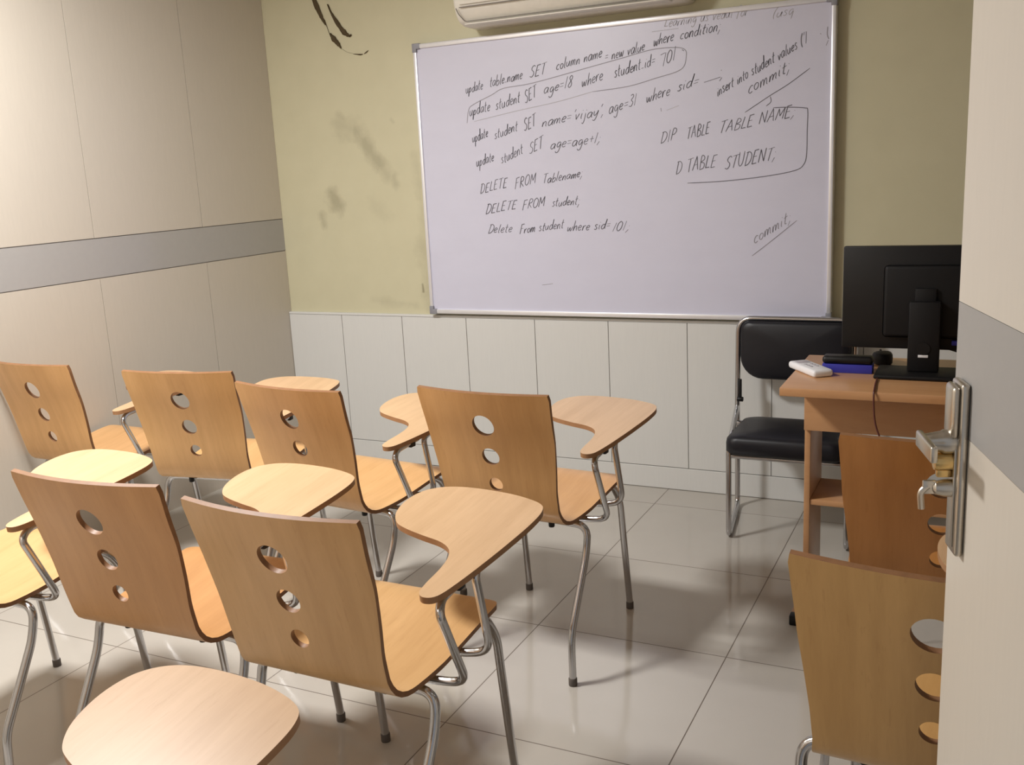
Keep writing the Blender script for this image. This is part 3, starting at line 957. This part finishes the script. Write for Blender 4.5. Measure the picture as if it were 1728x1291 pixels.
obj('air_flap', box(bmesh.new(), -0.44, 0.44, -0.196, -0.130, 0.0005, 0.0065, bev=0.002), 'ac', ac)

# ---------------------------------------------------------------- desk
dk = thing('desk', 'small orange-brown wooden computer desk standing before the black chair', 'desk', (-0.02, 3.13, 0))
def dbox(name, x0, x1, y0, y1, z0, z1, bev=0.002, mat='desk', parent=None):
    return obj(name, box(bmesh.new(), x0 + 0.02, x1 + 0.02, y0 - 3.13, y1 - 3.13, z0, z1, bev=bev), mat, parent or dk)
dbox('desk_top', -0.547, 0.505, 2.868, 3.385, 0.724, 0.750, 0.003)
dbox('front_panel', -0.503, 0.463, 3.040, 3.055, 0.577, 0.7235)
for x0 in (-0.503, 0.445):
    sp = dbox('side_panel', x0, x0 + 0.018, 3.0555, 3.295, 0.031, 0.7235)
    dbox('foot_rail', x0 - 0.006, x0 + 0.024, 2.872, 3.31, 0.008, 0.0308, parent=dk)
    dbox('foot_cap', x0 - 0.007, x0 + 0.025, 2.858, 2.8915, 0.0, 0.033, 0.004, 'black', dk)
    dbox('foot_cap', x0 - 0.007, x0 + 0.025, 3.290, 3.328, 0.0, 0.033, 0.004, 'black', dk)
dbox('shelf', -0.4848, 0.4448, 3.06, 3.29, 0.327, 0.345)

# ---------------------------------------------------------------- things on the desk
mo = thing('computer_monitor', 'black flat monitor seen from behind on the wooden desk', 'monitor', (-0.172, 3.14, 0.75))
bm = bmesh.new()
box(bm, -0.240, 0.240, 0.020, 0.050, 0.073, 0.386, bev=0.004)
obj('screen_housing', bm, 'black', mo)
bm = bmesh.new()
box(bm, -0.232, 0.232, 0.0502, 0.0508, 0.085, 0.376)
obj('screen', bm, 'black', mo, smooth=False)
bm = bmesh.new()
box(bm, -0.120, 0.120, 0.002, 0.0198, 0.110, 0.330, bev=0.012, seg=3)
obj('rear_cover', bm, 'black_matte', mo)
bm = bmesh.new()
box(bm, -0.044, 0.044, -0.032, 0.0018, 0.013, 0.225, bev=0.006)
box(bm, -0.030, 0.030, -0.010, 0.0015, 0.180, 0.262, bev=0.004)
col = obj('stand_column', bm, 'black_matte', mo)
bm = bmesh.new()
lathe(bm, [(0.019, -0.0345), (0.019, -0.0335), (0.016, -0.0325), (0.015, -0.0312)], (0.0, 0, 0.085), 'Y', 24)
obj('cable_hole', bm, 'black', col)
bm = bmesh.new()
box(bm, -0.014, 0.014, -0.0338, -0.0322, 0.058, 0.066, bev=0.0007)
obj('label_plate', bm, 'white_plastic', col)
bm = bmesh.new()
box(bm, -0.132, 0.134, -0.098, 0.062, 0.0, 0.013, bev=0.005, seg=3)
obj('stand_base', bm, 'black_matte', mo)
bm = bmesh.new()
box(bm, 0.075, 0.108, 0.006, 0.0195, 0.090, 0.104, bev=0.002)
obj('plug', bm, 'blue', mo)

er = thing('whiteboard_eraser', 'blue and black whiteboard eraser lying on the desk beside the monitor base', 'eraser', (-0.388, 3.135, 0.75))
bm = bmesh.new()
box(bm, -0.074, 0.074, -0.026, 0.026, 0.0, 0.027, bev=0.002)
obj('felt_pad', bm, 'blue', er)
bm = bmesh.new()
box(bm, -0.075, 0.075, -0.027, 0.027, 0.0272, 0.052, bev=0.011, seg=4)
obj('grip', bm, 'black', er)

rm = thing('remote_control', 'white remote control at the left corner of the desk top', 'remote control', (-0.497, 3.105, 0.75), math.radians(-54))
bm = bmesh.new()
box(bm, -0.088, 0.088, -0.033, 0.033, 0.0, 0.023, bev=0.009, seg=4)
obj('case', bm, 'white_plastic', rm)
obj('display', box(bmesh.new(), -0.070, -0.034, -0.021, 0.021, 0.0228, 0.0236, bev=0.0003), 'grey_btn', rm)
for i in range(3):
    for j in range(2):
        bm = bmesh.new()
        lathe(bm, [(0.0055, -0.001), (0.0055, 0.0012), (0.004, 0.0018)], (-0.012 + i * 0.019, -0.010 + j * 0.020, 0.0228), sides=14)
        obj('button', bm, 'grey_btn', rm)

ms = thing('computer_mouse', 'rounded black computer mouse behind the eraser on the desk', 'computer mouse', (-0.302, 3.285, 0.75), 0.3)
bm = bmesh.new()
prof = []
lathe(bm, [(0.026, 0.0), (0.030, 0.004), (0.031, 0.018), (0.030, 0.030), (0.026, 0.037), (0.017, 0.0405), (0.004, 0.0415)], (0, 0, 0), sides=28)
for v in bm.verts:
    v.co.y *= 1.5
    v.co.z *= 1.0 - 0.25 * max(0.0, v.co.y / 0.045) * (v.co.z > 0.01)
obj('shell', bm, 'black_matte', ms)
bm = bmesh.new()
lathe(bm, [(0.006, -0.003), (0.007, -0.002), (0.007, 0.002), (0.006, 0.003)], (0, 0.030, 0.0335), 'X', 16)
obj('scroll_wheel', bm, 'black', ms)

bm = bmesh.new()
pts = catmull([(-0.292, 3.037, 0.7535), (-0.289, 2.96, 0.7535), (-0.284, 2.885, 0.7535), (-0.283, 2.862, 0.748), (-0.281, 2.859, 0.70), (-0.273, 2.858, 0.65), (-0.246, 2.852, 0.58), (-0.215, 2.845, 0.48), (-0.200, 2.84, 0.30), (-0.205, 2.835, 0.12), (-0.24, 2.81, 0.02), (-0.30, 2.76, 0.0035), (-0.25, 2.70, 0.0035)], 8)
tube(bm, pts, 0.0026, 8)
tag(obj('hanging_cable', bm, 'cable_red'), 'thin dark red cable hanging over the front edge of the desk', 'cable')
bm = bmesh.new()
pts = catmull([(-0.120, 3.166, 0.835), (-0.10, 3.215, 0.815), (-0.04, 3.27, 0.790), (0.05, 3.33, 0.772), (0.14, 3.372, 0.7545), (0.18, 3.396, 0.752), (0.20, 3.402, 0.70), (0.20, 3.405, 0.40), (0.20, 3.41, 0.02), (0.26, 3.43, 0.004)], 8)
tube(bm, [p - Vector((-0.172, 3.14, 0.75)) for p in pts if p.z > 0.7535], 0.003, 8)
obj('monitor_cable', bm, 'black', mo)

# ---------------------------------------------------------------- black chair behind the desk
bc = thing('visitor_chair', 'black padded chair with chrome tube frame behind the desk by the wall', 'chair', (-0.68, 3.69, 0))
def L(x, y, z):
    return (x + 0.68, y - 3.69, z)
CR = 0.0105
XLc, XRc = -0.905, -0.455
for s, xs_, xf in ((1, XLc, -0.852), (-1, XRc, -0.425)):
    bm = bmesh.new()
    tube(bm, fillet([L(xs_, 3.868, 0.43), L(xs_ * 0.5 + xf * 0.5, 3.70, 0.408), L(xf, 3.55, 0.400), L(xf, 3.500, 0.36), L(xf, 3.500, CR + 0.001), L(xs_, 3.872, CR + 0.001), L(xs_, 3.872, 0.36), L(xs_, 3.868, 0.43)],
                    [0, 0.05, 0.05, 0.04, 0.04, 0.04, 0.02, 0], 6), CR)
    obj('leg_frame', bm, 'chrome', bc)
bm = bmesh.new()
tube(bm, fillet([L(XLc, 3.868, 0.43), L(XLc, 3.878, 0.60), L(XLc, 3.890, 0.790), L(XRc, 3.890, 0.790), L(XRc, 3.878, 0.60), L(XRc, 3.868, 0.43)], [0, 0.05, 0.06, 0.06, 0.05, 0], 8), CR)
obj('back_frame', bm, 'chrome', bc)
bm = bmesh.new()
tube(bm, [L(-0.845, 3.505, 0.330), L(-0.432, 3.505, 0.330)], 0.0095)
tube(bm, [L(-0.895, 3.80, 0.380), L(-0.465, 3.80, 0.380)], 0.0095)
obj('cross_bar', bm, 'chrome', bc)

def pad(bm, outline, depth, axis, crown):
    """cushion: rounded outline swelling towards one side"""
    n = len(outline)
    cx = sum(p[0] for p in outline) / n
    cy = sum(p[1] for p in outline) / n
    levels = [(0.94, 0.0), (1.0, 0.15), (1.0, 0.55), (0.985, 0.78), (0.94, 0.92), (0.84, 1.0), (0.6, 1.0 + crown * 0.6), (0.3, 1.0 + crown), (0.05, 1.0 + crown * 1.1)]
    rings = []
    for k, h in levels:
        ring = []
        for x, y in outline:
            q = (cx + (x - cx) * k, cy + (y - cy) * k, h * depth)
            ring.append(bm.verts.new(q if axis == 'Z' else (q[0], -q[2], q[1])))
        rings.append(ring)
    for a, b_ in zip(rings[:-1], rings[1:]):
        for i in range(n):
            bm.faces.new((a[i], a[(i + 1) % n], b_[(i + 1) % n], b_[i]))
    bm.faces.new(rings[0])
    bm.faces.new(rings[-1])
    return bm
def rrect(x0, x1, y0, y1, r, n=7):
    rr = r if isinstance(r, (list, tuple)) else [r] * 4
    out = []
    for (cx, cy, a0, q) in ((x1, y1, 0, rr[0]), (x0, y1, 90, rr[1]), (x0, y0, 180, rr[2]), (x1, y0, 270, rr[3])):
        sx = -1 if cx == x1 else 1
        sy = -1 if cy == y1 else 1
        for k in range(n + 1):
            a = math.radians(a0 + 90 * k / n)
            out.append((cx + sx * q + q * math.cos(a), cy + sy * q + q * math.sin(a)))
    return out
bm = pad(bmesh.new(), rrect(-0.183, 0.245, -0.222, 0.115, [0.05, 0.05, 0.045, 0.045]), 0.075, 'Z', 0.10)
se = obj('seat', bm, 'leather', bc, angle=60)
se.location = (0, 0, 0.341)
bm = pad(bmesh.new(), rrect(-0.212, 0.212, 0.0, 0.232, [0.035, 0.035, 0.09, 0.09]), 0.045, 'Y', 0.18)
bk_ = obj('backrest', bm, 'leather', bc, angle=60)
bk_.location = (0, 0.199, 0.548)
bk_.rotation_euler = (math.radians(-3.2), 0, 0)
for sx in (-1, 1):
    bm = bmesh.new()
    box(bm, sx * 0.212 - 0.006, sx * 0.212 + 0.006, 0.165, 0.180, 0.455, 0.545, bev=0.003)
    lathe(bm, [(0.009, -0.012), (0.010, -0.010), (0.010, 0.010), (0.009, 0.012)], (sx * 0.212, 0.172, 0.462), 'X', 14)
    obj('bracket', bm, 'black', bc)

# ---------------------------------------------------------------- open door with its lock
DP = Vector((-0.035, 1.345, 0))
du_ = Vector((0.28, -0.96, 0)).normalized()
dn_ = Vector((-0.96, -0.28, 0)).normalized()
door = struct(bpy.data.objects.new('door_1', bpy.data.meshes.new('door_1')))
C.objects.link(door)
door.matrix_world = Matrix(((du_.x, dn_.x, 0, DP.x), (du_.y, dn_.y, 0, DP.y), (0, 0, 1, 0), (0, 0, 0, 1)))
# local axes: x from the free edge to the hinge, y out of the visible face, z up
bm = bmesh.new()
DW = 0.985
box(bm, 0, DW, -0.040, -0.0015, 0.012, 2.07, 2, bev=0.0015)
box(bm, 0.0004, DW, -0.0015, 0, 0.012, B0 - 0.0008, 0)
box(bm, 0.0004, DW, -0.0015, 0, B0, B1, 1)
box(bm, 0.0004, DW, -0.0015, 0, B1 + 0.0008, 2.07, 0)
bmesh.ops.recalc_face_normals(bm, faces=bm.faces)
bm.to_mesh(door.data)
bm.free()
for k in ('doorface', 'door_band', 'beige'):
    door.data.materials.append(MAT[k])
# lock plate with bevelled ends
bm = bmesh.new()
box(bm, 0.026, 0.074, 0.0002, 0.011, 0.915, 1.138, bev=0.0045, seg=3)
lp = obj('lock_plate', bm, 'steel', door)
bm = bmesh.new()
box(bm, 0.030, 0.071, 0.0105, 0.020, 1.068, 1.134, bev=0.006, seg=3)
obj('plate_cover', bm, 'steel', lp)
bm = bmesh.new()
box(bm, 0.058, 0.064, 0.0108, 0.0135, 0.925, 1.064, bev=0.001)
obj('plate_rib', bm, 'steel', lp)
bm = bmesh.new()
lathe(bm, [(0.0155, 0.011), (0.0155, 0.024), (0.0135, 0.027), (0.0105, 0.044), (0.0105, 0.048)], (0.050, 0, 1.060), 'Y', 20)
box(bm, 0.038, 0.118, 0.046, 0.0545, 1.0515, 1.0725, bev=0.003, seg=3)
obj('lever_handle', bm, 'steel', door, angle=40)
bm = bmesh.new()
lathe(bm, [(0.012, 0.011), (0.012, 0.030), (0.0105, 0.034), (0.004, 0.0345)], (0.050, 0, 1.034), 'Y', 20)
box(bm, 0.045, 0.055, 0.011, 0.031, 1.014, 1.030, bev=0.002)
obj('lock_cylinder', bm, 'brass', door)
bm = bmesh.new()
lathe(bm, [(0.012, 0.011), (0.011, 0.022), (0.0085, 0.032), (0.005, 0.035)], (0.052, 0, 1.000), 'Y', 16)
box(bm, 0.049, 0.055, 0.030, 0.047, 0.992, 1.010, bev=0.002)
tube(bm, fillet([(0.052, 0.040, 1.002), (0.052, 0.049, 0.994), (0.052, 0.047, 0.972)], 0.010, 5), 0.0042, 10)
obj('thumb_turn', bm, 'steel', door)
bm = bmesh.new()
for z in (0.25, 1.05, 1.85):
    tube(bm, [(DW + 0.004, -0.008, z - 0.05), (DW + 0.004, -0.008, z + 0.05)], 0.007, 12)
obj('hinge', bm, 'steel', door)
